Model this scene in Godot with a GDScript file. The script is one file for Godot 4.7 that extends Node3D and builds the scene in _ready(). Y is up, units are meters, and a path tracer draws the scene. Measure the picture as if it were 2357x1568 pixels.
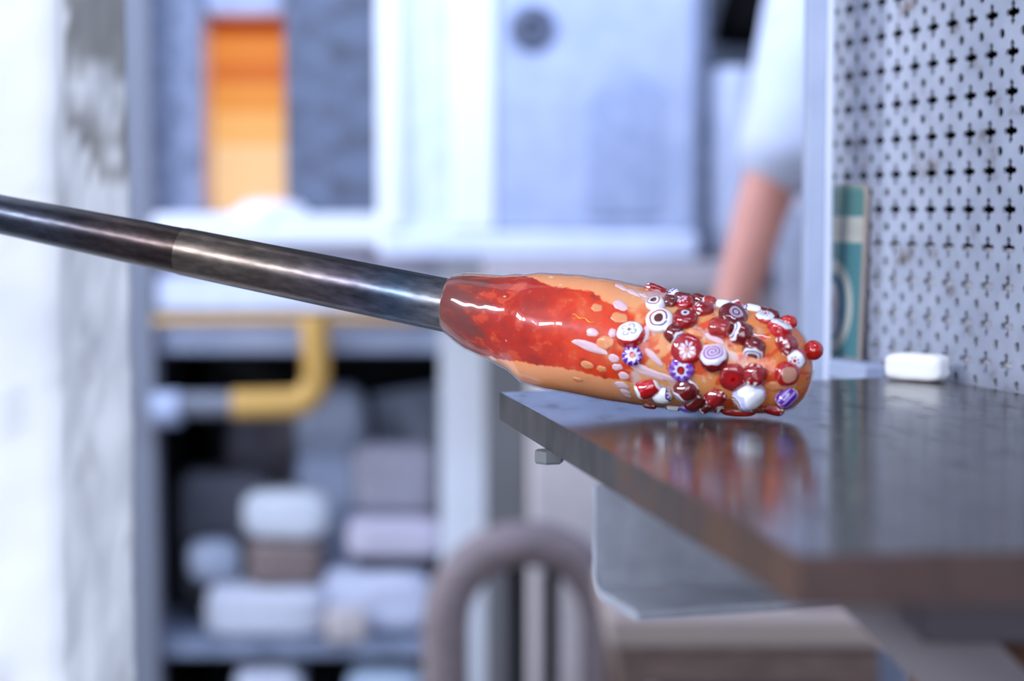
extends Node3D

var used := {}
var M := {}
var rng := RandomNumberGenerator.new()

# ---------------------------------------------------------------- naming
func numbered(called: String) -> String:
	if not used.has(called):
		used[called] = 0
		return called
	used[called] += 1
	return "%s_%03d" % [called, used[called]]

func tag(o: Node3D, label: String, category: String, group := "", kind := "") -> Node3D:
	o.set_meta("label", label)
	if category: o.set_meta("category", category)
	if group: o.set_meta("group", group)
	if kind: o.set_meta("kind", kind)
	return o

func thing(called: String, label: String, category: String, at := Vector3.ZERO, turn := 0.0, group := "") -> Node3D:
	var o := Node3D.new()
	o.name = numbered(called)
	add_child(o)
	o.position = at
	o.rotation.y = turn
	return tag(o, label, category, group)

func obj(called: String, mesh: Mesh, m: Material, parent: Node3D = null, at := Vector3.ZERO, turn := Vector3.ZERO) -> MeshInstance3D:
	var o := MeshInstance3D.new()
	o.mesh = mesh
	o.material_override = m
	o.position = at
	o.rotation = turn
	if parent == null:
		o.name = numbered(called)
		add_child(o)
	else:
		o.name = called
		parent.add_child(o, true)
	return o

func struct(called: String, mesh: Mesh, m: Material, label: String, at := Vector3.ZERO) -> MeshInstance3D:
	var o := obj(called, mesh, m, null, at)
	o.name = called
	o.set_meta("kind", "structure")
	o.set_meta("label", label)
	return o

# ---------------------------------------------------------------- shapes
func quad(st: SurfaceTool, a: Vector3, b: Vector3, c: Vector3, d: Vector3) -> void:
	for p in [a, c, b, a, d, c]:                    # a b c d counter-clockwise seen from outside
		st.add_vertex(p)

func begin(flat := true) -> SurfaceTool:
	var st := SurfaceTool.new()
	st.begin(Mesh.PRIMITIVE_TRIANGLES)
	st.set_smooth_group(-1 if flat else 0)
	return st

func done(st: SurfaceTool) -> ArrayMesh:
	st.generate_normals()
	return st.commit()

func add_box(st: SurfaceTool, size: Vector3, at := Vector3.ZERO, bevel := 0.0, turn := Basis.IDENTITY) -> void:
	var h := size * 0.5
	var b: float = minf(bevel, minf(h.x, minf(h.y, h.z)) * 0.9)
	for axis in 3:
		for s in [-1.0, 1.0]:
			var u := (axis + 1) % 3
			var v := (axis + 2) % 3
			var q := []
			for e in [[-1, -1], [1, -1], [1, 1], [-1, 1]]:
				var p := Vector3.ZERO
				p[axis] = s * h[axis]
				p[u] = e[0] * (h[u] - b)
				p[v] = e[1] * (h[v] - b)
				q.append(turn * p + at)
			if s > 0: quad(st, q[0], q[1], q[2], q[3])
			else: quad(st, q[0], q[3], q[2], q[1])
	if b <= 0.0: return
	for axis in 3:                                   # chamfers along every edge
		var u := (axis + 1) % 3
		var v := (axis + 2) % 3
		for su in [-1.0, 1.0]:
			for sv in [-1.0, 1.0]:
				var q := []
				for e in [[-1.0, 0], [1.0, 0], [1.0, 1], [-1.0, 1]]:
					var p := Vector3.ZERO
					p[axis] = e[0] * (h[axis] - b)
					p[u] = su * (h[u] - (b if e[1] == 1 else 0.0))
					p[v] = sv * (h[v] - (0.0 if e[1] == 1 else b))
					q.append(turn * p + at)
				if su * sv < 0: quad(st, q[0], q[1], q[2], q[3])
				else: quad(st, q[0], q[3], q[2], q[1])
	for sx in [-1.0, 1.0]:
		for sy in [-1.0, 1.0]:
			for sz in [-1.0, 1.0]:
				var a: Vector3 = turn * Vector3(sx * h.x, sy * (h.y - b), sz * (h.z - b)) + at
				var c: Vector3 = turn * Vector3(sx * (h.x - b), sy * h.y, sz * (h.z - b)) + at
				var d: Vector3 = turn * Vector3(sx * (h.x - b), sy * (h.y - b), sz * h.z) + at
				for p in ([a, d, c] if sx * sy * sz > 0 else [a, c, d]): st.add_vertex(p)

func box(size: Vector3, bevel := 0.003) -> ArrayMesh:
	var st := begin()
	add_box(st, size, Vector3.ZERO, bevel)
	return done(st)

# a box given by its corners
func slab(x0: float, x1: float, y0: float, y1: float, z0: float, z1: float, bevel := 0.004) -> ArrayMesh:
	var st := begin()
	add_box(st, Vector3(x1 - x0, y1 - y0, absf(z1 - z0)), Vector3((x0 + x1) * 0.5, (y0 + y1) * 0.5, (z0 + z1) * 0.5), bevel)
	return done(st)

# rows of points; wrap joins the last column to the first. Rows x columns must give outward = d(row) x d(column)
func skin(st: SurfaceTool, rows: Array, wrap := true) -> void:
	var n: int = rows[0].size()
	var m := rows.size()
	for i in m - 1:
		for j in (n if wrap else n - 1):
			var k := (j + 1) % n
			var q := [[i, j, j], [i + 1, j, j], [i + 1, k, j + 1], [i, k, j + 1]]
			for t in [0, 2, 1, 0, 3, 2]:
				var e: Array = q[t]
				st.set_uv(Vector2(float(e[0]) / (m - 1), float(e[2]) / (n if wrap else n - 1)))
				st.add_vertex(rows[e[0]][e[1]])

# a profile of Vector2(radius, height) turned about y, listed from the top down for outward faces
func lathe(profile: Array, sides := 32, smooth := true) -> ArrayMesh:
	var st := begin(not smooth)
	var rows := []
	for p in profile:
		var r := PackedVector3Array()
		for j in sides:
			var a := TAU * j / sides
			r.append(Vector3(p.x * cos(a), p.y, -p.x * sin(a)))
		rows.append(r)
	rows.reverse()
	skin(st, rows)
	var me := done(st)
	return me

# a round tube along a path, with a radius for each point
func tube(path: Array, radii: Array, sides := 20, caps := true) -> ArrayMesh:
	var st := begin(false)
	var rows := []
	var side := Vector3.UP.cross(path[1] - path[0])
	if side.length() < 1e-5: side = Vector3.RIGHT
	for i in path.size():
		var d: Vector3 = (path[mini(i + 1, path.size() - 1)] - path[maxi(i - 1, 0)]).normalized()
		side = (side - d * side.dot(d)).normalized()
		var up := d.cross(side)
		var r: float = radii[mini(i, radii.size() - 1)]
		var row := PackedVector3Array()
		for j in sides:
			var a := TAU * j / sides
			row.append(path[i] + (side * cos(a) - up * sin(a)) * r)
		rows.append(row)
	skin(st, rows)
	if caps:
		st.set_smooth_group(-1)
		for e in [0, rows.size() - 1]:
			for j in sides:
				var k := (j + 1) % sides
				st.set_uv(Vector2(0.0 if e == 0 else 1.0, 0.5))
				for p in ([path[e], rows[e][j], rows[e][k]] if e == 0 else [path[e], rows[e][k], rows[e][j]]):
					st.add_vertex(p)
	return done(st)

# a flat outline (x, y) given depth along z
func extrude(outline: PackedVector2Array, depth: float) -> ArrayMesh:
	var st := begin()
	var o := outline.duplicate()
	if Geometry2D.is_polygon_clockwise(o): o.reverse()
	var ix := Geometry2D.triangulate_polygon(o)
	for z in [0.0, depth]:
		for t in range(0, ix.size(), 3):
			var a := Vector3(o[ix[t]].x, o[ix[t]].y, z)
			var b := Vector3(o[ix[t + 1]].x, o[ix[t + 1]].y, z)
			var c := Vector3(o[ix[t + 2]].x, o[ix[t + 2]].y, z)
			var ccw := (b - a).cross(c - a).z > 0
			for p in ([a, c, b] if ccw == (z > 0.0) else [a, b, c]): st.add_vertex(p)
	for i in o.size():
		var a := o[i]
		var b := o[(i + 1) % o.size()]
		quad(st, Vector3(a.x, a.y, 0), Vector3(b.x, b.y, 0), Vector3(b.x, b.y, depth), Vector3(a.x, a.y, depth))
	return done(st)

func ellipsoid(r: Vector3, wobble := 0.0, sd := 1, rings := 18, sides := 28) -> ArrayMesh:
	var st := begin(false)
	var no := FastNoiseLite.new()
	no.seed = sd
	no.frequency = 1.1
	var rows := []
	for i in rings + 1:
		var t := -PI / 2 + PI * i / rings
		var row := PackedVector3Array()
		for j in sides:
			var a := TAU * j / sides
			var d := Vector3(cos(t) * cos(a), sin(t), -cos(t) * sin(a))
			row.append(d * r * (1.0 + wobble * no.get_noise_3dv(d)))
		rows.append(row)
	skin(st, rows)
	return done(st)

# a brick or lump with rounded, slightly uneven faces
func lump(size: Vector3, power: float, wobble: float, sd: int) -> ArrayMesh:
	var st := begin(false)
	var no := FastNoiseLite.new()
	no.seed = sd
	no.frequency = 1.3
	var rows := []
	for i in 21:
		var t := -PI / 2 + PI * i / 20
		var row := PackedVector3Array()
		for j in 32:
			var a := TAU * j / 32
			var d := Vector3(cos(t) * cos(a), sin(t), -cos(t) * sin(a))
			var k := pow(pow(absf(d.x), power) + pow(absf(d.y), power) + pow(absf(d.z), power), -1.0 / power)
			row.append(d * k * (1.0 + wobble * no.get_noise_3dv(d * k)) * size * 0.5)
		rows.append(row)
	skin(st, rows)
	return done(st)

# bones [a, b, radius a, radius b] joined with a smooth minimum, meshed as surface nets
func nets(bones: Array, cell: float, k: float) -> ArrayMesh:
	var lo := Vector3.ONE * 1e9
	var hi := Vector3.ONE * -1e9
	for b in bones:
		var r: float = maxf(b[2], b[3]) + cell * 2.0 + k
		for p in [b[0], b[1]]:
			lo = lo.min(p - Vector3.ONE * r)
			hi = hi.max(p + Vector3.ONE * r)
	var nx := int(ceil((hi.x - lo.x) / cell)) + 1
	var ny := int(ceil((hi.y - lo.y) / cell)) + 1
	var nz := int(ceil((hi.z - lo.z) / cell)) + 1
	var f := PackedFloat32Array()
	f.resize(nx * ny * nz)
	f.fill(1.0)
	for b in bones:
		var a: Vector3 = b[0]
		var ab: Vector3 = b[1] - a
		var l2: float = maxf(ab.length_squared(), 1e-9)
		var ra: float = b[2]
		var rb: float = b[3]
		var pad := Vector3.ONE * (maxf(ra, rb) + cell * 2.0 + k)
		var i0 := ((a.min(b[1]) - pad - lo) / cell).floor()
		var i1 := ((a.max(b[1]) + pad - lo) / cell).ceil()
		for z in range(maxi(0, int(i0.z)), mini(nz, int(i1.z) + 1)):
			for y in range(maxi(0, int(i0.y)), mini(ny, int(i1.y) + 1)):
				var at := (z * ny + y) * nx
				for x in range(maxi(0, int(i0.x)), mini(nx, int(i1.x) + 1)):
					var p := lo + Vector3(x, y, z) * cell - a
					var t := clampf(p.dot(ab) / l2, 0.0, 1.0)
					var d := (p - ab * t).length() - lerpf(ra, rb, t)
					var e := f[at + x]
					var h := maxf(k - absf(d - e), 0.0) / k
					f[at + x] = minf(d, e) - h * h * k * 0.25
	var v := PackedVector3Array()
	var nrm := PackedVector3Array()
	var ix := PackedInt32Array()
	var id := PackedInt32Array()
	id.resize(nx * ny * nz)
	id.fill(-1)
	var st3 := [1, nx, nx * ny]
	for z in nz - 1:
		for y in ny - 1:
			for x in nx - 1:
				var o := (z * ny + y) * nx + x
				var c := [f[o], f[o + 1], f[o + nx], f[o + nx + 1], f[o + st3[2]], f[o + st3[2] + 1], f[o + st3[2] + nx], f[o + st3[2] + nx + 1]]
				var neg := 0
				for q in c:
					if q < 0.0: neg += 1
				if neg == 0 or neg == 8: continue
				var sum := Vector3.ZERO
				var cnt := 0
				for e in [[0, 1], [2, 3], [4, 5], [6, 7], [0, 2], [1, 3], [4, 6], [5, 7], [0, 4], [1, 5], [2, 6], [3, 7]]:
					var a: float = c[e[0]]
					var b: float = c[e[1]]
					if (a < 0.0) != (b < 0.0):
						var t := a / (a - b)
						var pa := Vector3(e[0] & 1, (e[0] >> 1) & 1, (e[0] >> 2) & 1)
						var pb := Vector3(e[1] & 1, (e[1] >> 1) & 1, (e[1] >> 2) & 1)
						sum += pa.lerp(pb, t)
						cnt += 1
				id[o] = v.size()
				v.append(lo + (Vector3(x, y, z) + sum / cnt) * cell)
				nrm.append(Vector3(c[1] + c[3] + c[5] + c[7] - c[0] - c[2] - c[4] - c[6], c[2] + c[3] + c[6] + c[7] - c[0] - c[1] - c[4] - c[5], c[4] + c[5] + c[6] + c[7] - c[0] - c[1] - c[2] - c[3]).normalized())
	for z in range(1, nz - 1):
		for y in range(1, ny - 1):
			for x in range(1, nx - 1):
				var o := (z * ny + y) * nx + x
				for axis in 3:
					var a := f[o]
					var b: float = f[o + st3[axis]]
					if (a < 0.0) == (b < 0.0): continue
					var su: int = st3[(axis + 1) % 3]
					var sv: int = st3[(axis + 2) % 3]
					var q := [id[o - su - sv], id[o - sv], id[o], id[o - su]]
					if q.min() < 0: continue
					for t in ([0, 2, 1, 0, 3, 2] if a < 0.0 else [0, 1, 2, 0, 2, 3]): ix.append(q[t])
	var arr := []
	arr.resize(Mesh.ARRAY_MAX)
	arr[Mesh.ARRAY_VERTEX] = v
	arr[Mesh.ARRAY_NORMAL] = nrm
	arr[Mesh.ARRAY_INDEX] = ix
	var me := ArrayMesh.new()
	me.add_surface_from_arrays(Mesh.PRIMITIVE_TRIANGLES, arr)
	return me

# ---------------------------------------------------------------- materials
func paint(c: Color, rough := 0.6, metal := 0.0, spec := 0.5) -> StandardMaterial3D:
	var m := StandardMaterial3D.new()
	m.albedo_color = c
	m.roughness = rough
	m.metallic = metal
	m.metallic_specular = spec
	return m

func ramp(stops: Array) -> Gradient:
	var g := Gradient.new()
	var off := PackedFloat32Array()
	var col := PackedColorArray()
	for s in stops:
		off.append(s[0])
		col.append(s[1])
	g.offsets = off
	g.colors = col
	return g

func noise_tex(stops: Array, freq: float, sd: int, side := 256, octaves := 4) -> NoiseTexture2D:
	var n := FastNoiseLite.new()
	n.seed = sd
	n.frequency = freq
	n.fractal_octaves = octaves
	var t := NoiseTexture2D.new()
	t.width = side
	t.height = side
	t.seamless = true
	t.noise = n
	t.color_ramp = ramp(stops)
	return t

# mottled surface: colour noise laid over the thing in its own axes
func mottled(stops: Array, freq: float, sd: int, scale: Vector3, rough := 0.7, metal := 0.0, spec := 0.5) -> StandardMaterial3D:
	var m := paint(Color.WHITE, rough, metal, spec)
	m.albedo_texture = noise_tex(stops, freq, sd)
	m.uv1_triplanar = true
	m.uv1_scale = scale
	return m

func g8(r: float, g: float, b: float) -> Color:
	return Color(r / 255.0, g / 255.0, b / 255.0)

func _ready() -> void:
	rng.seed = 7
	# ---------------------------------------------------- camera, sky, lights, exposure
	var cam := Camera3D.new()
	cam.name = "camera"
	add_child(cam)
	cam.position = Vector3(0, 0.9925, 0)
	cam.rotation_degrees.x = -4.1128
	var lens := CameraAttributesPhysical.new()
	lens.frustum_focal_length = 64.3
	lens.frustum_focus_distance = 0.845
	lens.exposure_aperture = 4.2
	cam.attributes = lens
	cam.fov = 21.147
	cam.near = 0.05
	cam.far = 60.0
	cam.current = true
	var we := WorldEnvironment.new()
	we.name = "surroundings"
	var env := Environment.new()
	env.background_mode = Environment.BG_SKY
	var sky := Sky.new()
	var sm := ProceduralSkyMaterial.new()
	sm.sky_top_color = Color(0.45, 0.6, 0.85)
	sm.sky_horizon_color = Color(0.75, 0.82, 0.92)
	sm.ground_bottom_color = Color(0.4, 0.4, 0.4)
	sm.ground_horizon_color = Color(0.6, 0.62, 0.65)
	sky.sky_material = sm
	env.sky = sky
	env.tonemap_mode = Environment.TONE_MAPPER_LINEAR
	env.tonemap_exposure = 1.0
	env.sdfgi_enabled = true
	env.ssao_enabled = true
	env.ssil_enabled = true
	we.environment = env
	add_child(we)
	materials()
	room()
	table()
	blowpipe()
	gather()
	guard()
	furnace()
	store()
	backdrop()
	person()

func area(parent: Node3D, at: Vector3, look: Vector3, size: Vector2, energy: float, c: Color) -> void:
	var l := AreaLight3D.new()
	l.name = "light"
	l.area_size = size
	l.light_energy = energy
	l.light_color = c
	l.shadow_enabled = true
	l.set("area_range", 12.0)
	parent.add_child(l, true)
	l.position = at
	l.basis = Basis.looking_at(look, Vector3.UP if absf(look.normalized().y) < 0.95 else Vector3.FORWARD)

func materials() -> void:
	M.wall = mottled([[0.0, g8(176, 180, 190)], [1.0, g8(196, 200, 210)]], 0.02, 3, Vector3.ONE * 0.7, 0.9)
	M.floor = mottled([[0.0, g8(112, 112, 118)], [1.0, g8(150, 150, 155)]], 0.03, 4, Vector3.ONE * 0.8, 0.75)
	M.ceiling = paint(g8(150, 152, 158), 0.9)
	M.white = paint(g8(232, 236, 244), 0.5)
	M.white_steel = mottled([[0.0, g8(205, 213, 235)], [1.0, g8(222, 228, 244)]], 0.02, 8, Vector3.ONE * 3, 0.5)
	M.pale = mottled([[0.0, g8(160, 172, 200)], [1.0, g8(180, 190, 215)]], 0.02, 9, Vector3.ONE * 3, 0.55)
	M.grey = paint(g8(120, 124, 136), 0.6)
	M.mid_grey = mottled([[0.0, g8(96, 106, 126)], [0.5, g8(128, 138, 160)], [1.0, g8(146, 156, 180)]], 0.02, 12, Vector3.ONE * 3.5, 0.6)
	M.dark_grey = mottled([[0.0, g8(70, 70, 82)], [0.45, g8(92, 102, 122)], [1.0, g8(108, 120, 142)]], 0.016, 14, Vector3.ONE * 4.5, 0.6)
	M.black = paint(g8(12, 12, 13), 0.85, 0.0, 0.2)
	M.soot = paint(g8(34, 34, 38), 0.85, 0.0, 0.3)
	# dark hot-rolled steel of the plate: mill scale with faint drag marks
	M.plate = mottled([[0.0, g8(62, 56, 54)], [0.5, g8(72, 66, 63)], [1.0, g8(86, 80, 76)]], 0.02, 21, Vector3(14, 14, 5), 0.2, 0.0, 0.27)
	var rough := noise_tex([[0.0, Color(0.13, 0.13, 0.13)], [0.6, Color(0.17, 0.17, 0.17)], [1.0, Color(0.26, 0.26, 0.26)]], 0.012, 22)
	M.plate.roughness = 1.0
	M.plate.roughness_texture = rough
	M.rust = mottled([[0.0, g8(70, 60, 60)], [0.42, g8(92, 74, 70)], [0.6, g8(104, 76, 66)], [0.8, g8(96, 66, 56)], [1.0, g8(120, 88, 74)]], 0.012, 24, Vector3(6, 16, 6), 0.65, 0.2)
	M.steel_edge = mottled([[0.0, g8(70, 66, 68)], [0.5, g8(96, 90, 92)], [0.8, g8(116, 100, 96)], [1.0, g8(126, 92, 76)]], 0.02, 25, Vector3(9, 24, 9), 0.55, 0.35)
	M.galvanised = mottled([[0.0, g8(138, 141, 152)], [0.6, g8(152, 156, 168)], [0.9, g8(160, 164, 176)], [1.0, g8(150, 136, 128)]], 0.008, 26, Vector3.ONE * 12, 0.5, 0.2)
	M.zinc = paint(g8(186, 192, 202), 0.35, 0.6)

# ---------------------------------------------------------------- the hall
func window(called: String, label: String, at: Vector3, turn: float, w: float, h: float, energy: float) -> void:  # windows and door built here are out of view and light the scene
	var o := thing(called, label, "window", at, turn)
	o.name = called
	o.set_meta("kind", "structure")
	o.remove_meta("category")
	var st := begin()
	for s in [-1.0, 1.0]:
		add_box(st, Vector3(w + 0.1, 0.05, 0.1), Vector3(0, s * (h * 0.5), 0), 0.004)
		add_box(st, Vector3(0.05, h, 0.1), Vector3(s * (w * 0.5), 0, 0), 0.004)
	obj("window_frame", done(st), M.white, o)
	var glow := paint(g8(235, 240, 250), 0.4)
	glow.emission_enabled = true
	glow.emission = Color(0.92, 0.95, 1.0)
	glow.emission_energy_multiplier = 1.0
	obj("window_pane", box(Vector3(w - 0.05, h - 0.05, 0.01), 0.0), glow, o)
	area(o, Vector3(0, 0, 0.03), Vector3(0, 0, 1), Vector2(w - 0.1, h - 0.1), energy, Color(0.93, 0.955, 1.0))

func room() -> void:
	struct("floor", slab(-3.0, 3.0, -0.1, 0.0, -4.6, 2.6, 0.0), M.floor, "grey concrete workshop floor")
	struct("ceiling", slab(-3.0, 3.0, 3.4, 3.5, -4.6, 2.6, 0.0), M.ceiling, "white workshop ceiling")
	struct("wall_right", slab(2.8, 3.0, 0, 3.4, -4.6, 2.6, 0.0), M.wall, "plain pale plastered wall on the right")
	struct("wall_far", slab(-3.0, 3.0, 0, 3.4, -4.6, -4.4, 0.0), M.dark_grey, "grey wall behind the furnace")
	# near wall with unseen clerestory window and added door; left wall with another
	var st := begin()
	add_box(st, Vector3(1.8, 2.2, 0.2), Vector3(-2.1, 1.1, 2.5))
	add_box(st, Vector3(2.1, 2.2, 0.2), Vector3(1.95, 1.1, 2.5))
	add_box(st, Vector3(2.1, 0.1, 0.2), Vector3(-0.15, 2.15, 2.5))
	add_box(st, Vector3(6.0, 0.65, 0.2), Vector3(0, 3.075, 2.5))
	add_box(st, Vector3(0.25, 0.55, 0.2), Vector3(-2.875, 2.475, 2.5))
	add_box(st, Vector3(5.05, 0.55, 0.2), Vector3(0.475, 2.475, 2.5))
	struct("wall_near", done(st), M.wall, "pale plastered wall behind the viewer with openings for an unseen window and the added door")
	st = begin()
	add_box(st, Vector3(0.2, 2.2, 4.2), Vector3(-2.9, 1.1, 0.3))
	add_box(st, Vector3(0.2, 0.65, 4.2), Vector3(-2.9, 3.075, 0.3))
	add_box(st, Vector3(0.2, 0.55, 0.2), Vector3(-2.9, 2.475, 2.3))
	add_box(st, Vector3(0.2, 0.55, 1.7), Vector3(-2.9, 2.475, -0.95))
	# far stretch of the same wall with a tall unseen window beside the furnace
	add_box(st, Vector3(0.2, 0.8, 2.8), Vector3(-2.9, 0.4, -3.2))
	add_box(st, Vector3(0.2, 1.0, 2.8), Vector3(-2.9, 2.9, -3.2))
	add_box(st, Vector3(0.2, 1.6, 1.3), Vector3(-2.9, 1.6, -3.95))
	struct("wall_left", done(st), M.wall, "pale plastered wall on the left with two unseen windows")
	window("window_3", "tall frosted window out of view in the left wall, lighting the furnace", Vector3(-2.85, 1.6, -2.55), PI / 2, 1.5, 1.6, 7.0)  # out of view, placed to brighten the furnace and its shelves
	window("window_1", "high frosted window out of view behind the viewer, lighting the pipe and glass", Vector3(-2.4, 2.475, 2.45), PI, 0.7, 0.55, 4.2)  # out of view, set for the long streak on pipe and glass
	window("added_door_1", "wide frosted door added behind the viewer as low fill for the glass", Vector3(-0.15, 1.05, 2.45), PI, 2.1, 2.1, 3.6)  # added door, low frontal fill for the underside of the glass
	window("window_2", "high frosted window out of view in the left wall, lighting the glass", Vector3(-2.85, 2.475, 1.05), PI / 2, 2.3, 0.55, 10.5)  # out of view, lights the gather and pipe from the left
	# unseen strip lamp above the frame, placed to light furnace and cabinet
	lamp(Vector3(-0.2, 1.78, -2.0), 2.2, 2.1, "long white strip lamp out of view, hung to light the furnace front", 0.75)
	lamp(Vector3(0.6, 3.25, 0.4), 1.5, 1.4, "added fill strip lamp under the ceiling above the steel table", 0.0)  # added ceiling fill over the table

func lamp(at: Vector3, w: float, energy: float, label: String, tilt: float) -> void:  # each lamp hangs out of view
	var o := thing("unseen_strip_lamp", label, "lamp", at, 0.0, "unseen strip lamps")
	obj("housing", box(Vector3(w, 0.06, 0.16), 0.01), M.white, o, Vector3(0, 0.035 * cos(tilt), 0.035 * sin(tilt)), Vector3(tilt, 0, 0))
	var glow := paint(Color.WHITE, 0.5)
	glow.emission_enabled = true
	glow.emission = Color(0.80, 0.87, 1.0)
	glow.emission_energy_multiplier = 2.5
	obj("lamp_diffuser", box(Vector3(w - 0.06, 0.02, 0.12), 0.004), glow, o, Vector3.ZERO, Vector3(tilt, 0, 0))
	for s in [-0.4, 0.4]:
		obj("hanger_rod", tube([Vector3(s * w, 0.06, 0), Vector3(s * w, 3.4 - at.y, 0)], [0.006]), M.zinc, o)
	area(o, Vector3(0, -0.018 * cos(tilt), -0.018 * sin(tilt)), Vector3(0, -cos(tilt), -sin(tilt)), Vector2(w - 0.08, 0.12), energy, Color(0.75, 0.83, 1.0))

# ---------------------------------------------------------------- steel table
func table() -> void:
	var t := thing("steel_table", "steel table with a thick dark polished plate and rusty edges under the hot glass", "table", Vector3(0.1, 0.0, -0.7))
	var off := Vector3(0.1, 0.0, -0.7)
	# plate: slanting outline with a small bright chamfer; top and sides are parts with their own look
	var c := [Vector3(-0.0063, 0, -0.921), Vector3(0.0769, 0, -0.4827), Vector3(0.372, 0, -0.506), Vector3(0.228, 0, -1.012)]
	var st := begin()
	var side := begin()
	var b := 0.0006
	var mid := Vector3.ZERO
	for p in c: mid += p * 0.25
	var ins := []
	for p in c: ins.append(p + (mid - p).normalized() * b * 1.4)
	var y1 := Vector3(0, 0.9, 0) - off
	var y2 := Vector3(0, 0.9 - b, 0) - off
	var y3 := Vector3(0, 0.886, 0) - off
	quad(st, ins[0] + y1, ins[1] + y1, ins[2] + y1, ins[3] + y1)
	obj("plate_top", done(st), M.plate, t)
	var nn := FastNoiseLite.new()
	nn.seed = 27
	nn.frequency = 22.0
	nn.fractal_octaves = 4
	for i in 4:
		var j := (i + 1) % 4
		var n := 110
		for k in n:
			for lay in 5:
				var q := []
				for e in [[k, lay + 1], [k + 1, lay + 1], [k + 1, lay], [k, lay]]:
					var p: Vector3 = c[i].lerp(c[j], float(e[0]) / n)
					if e[1] == 0: p = ins[i].lerp(ins[j], float(e[0]) / n) + y1
					else: p += y2.lerp(y3, (e[1] - 1) / 4.0)
					q.append(p)
				for e in [0, 2, 1, 0, 3, 2]:
					var p: Vector3 = q[e] + off
					# bare sawn steel with brown rust that has taken hold along the near end
					var wear: float = nn.get_noise_3d(p.x, p.y * 0.7, p.z) + nn.get_noise_3d(p.x * 4.0, p.y * 1.5, p.z * 4.0) * 0.5
					var rusty := smoothstep(-0.75, -0.52, p.z + 0.16 * wear)
					var steel := Color(0.055, 0.052, 0.055) * (1.0 + 0.7 * wear)
					var brown := Color(0.068, 0.033, 0.021) * (1.0 + 0.5 * wear) if i == 0 else Color(0.062, 0.037, 0.033) * (1.0 + 0.4 * wear)
					side.set_color(steel.lerp(brown, rusty))
					side.add_vertex(q[e])
	side.set_color(Color(0.08, 0.07, 0.07))
	quad(side, c[3] + y3, c[2] + y3, c[1] + y3, c[0] + y3)
	var em := paint(Color.WHITE, 0.75, 0.0, 0.4)
	em.vertex_color_use_as_albedo = true
	obj("plate_edge", done(side), em, t).set_meta("label", "rusty sawn plate edge")
	# angle iron under the plate
	var prof := PackedVector2Array()
	var th := 0.0034
	var r := 0.010
	prof.append(Vector2(0, 0))
	prof.append(Vector2(0, -0.0425 + r))
	for i in 7:
		var a := PI + PI / 2 * i / 6.0
		prof.append(Vector2(r + r * cos(a), -0.0425 + r + r * sin(a)))
	prof.append(Vector2(0.049, -0.0425))
	prof.append(Vector2(0.0502, -0.0425 + th * 0.5))
	prof.append(Vector2(0.049, -0.0425 + th))
	for i in 7:
		var a := PI * 1.5 - PI / 2 * i / 6.0
		var ri := r - th
		prof.append(Vector2(r + ri * cos(a), -0.0425 + r + ri * sin(a)))
	prof.append(Vector2(th, 0))
	var ang := obj("angle_iron", extrude(prof, 0.3), M.galvanised, t)
	# profile x -> towards the viewer, profile y -> up, depth -> along the table
	var along := Vector3(0.956, 0, -0.292)
	var out := Vector3(0.292, 0, 0.956)
	ang.basis = Basis(out, Vector3.UP, -along)
	ang.position = Vector3(0.0313, 0.886, -0.70) - off + along * 0.3
	var hex := lathe([Vector2(0, 0.0028), Vector2(0.0068, 0.0028), Vector2(0.0068, -0.0020), Vector2(0.0060, -0.0030), Vector2(0, -0.0030)], 6, false)
	obj("bolt_head", hex, paint(g8(128, 130, 132), 0.45, 0.4), t, Vector3(0.0165, 0.8832, -0.803) - off, Vector3(0, 0.3, 0))
	# diagonal flat brace and the rail under the front edge
	var br := extrude(PackedVector2Array([Vector2(0.1095, 0.8603), Vector2(0.1095, 0.886), Vector2(0.185, 0.886), Vector2(0.185, 0.872), Vector2(0.150, 0.8605), Vector2(0.275, 0.735), Vector2(0.235, 0.735)]), 0.006)
	obj("brace", br, paint(g8(104, 97, 101), 0.65), t, Vector3(0, 0, -0.604) - off)
	obj("rail", slab(0.128, 0.36, 0.856, 0.886, -0.59, -0.565, 0.002), paint(g8(72, 64, 70), 0.7), t, -off)
	obj("back_board", slab(0.152, 0.36, 0.62, 0.884, -0.69, -0.672, 0.002), mottled([[0.0, g8(66, 40, 26)], [1.0, g8(118, 72, 46)]], 0.02, 28, Vector3(4, 14, 4), 0.8), t, -off)
	for p in [Vector2(0.325, -0.56), Vector2(0.285, -0.72)]:
		obj("leg", slab(p.x - 0.02, p.x + 0.02, 0.0, 0.886, p.y - 0.02, p.y + 0.02, 0.003), M.steel_edge, t, -off)

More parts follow.
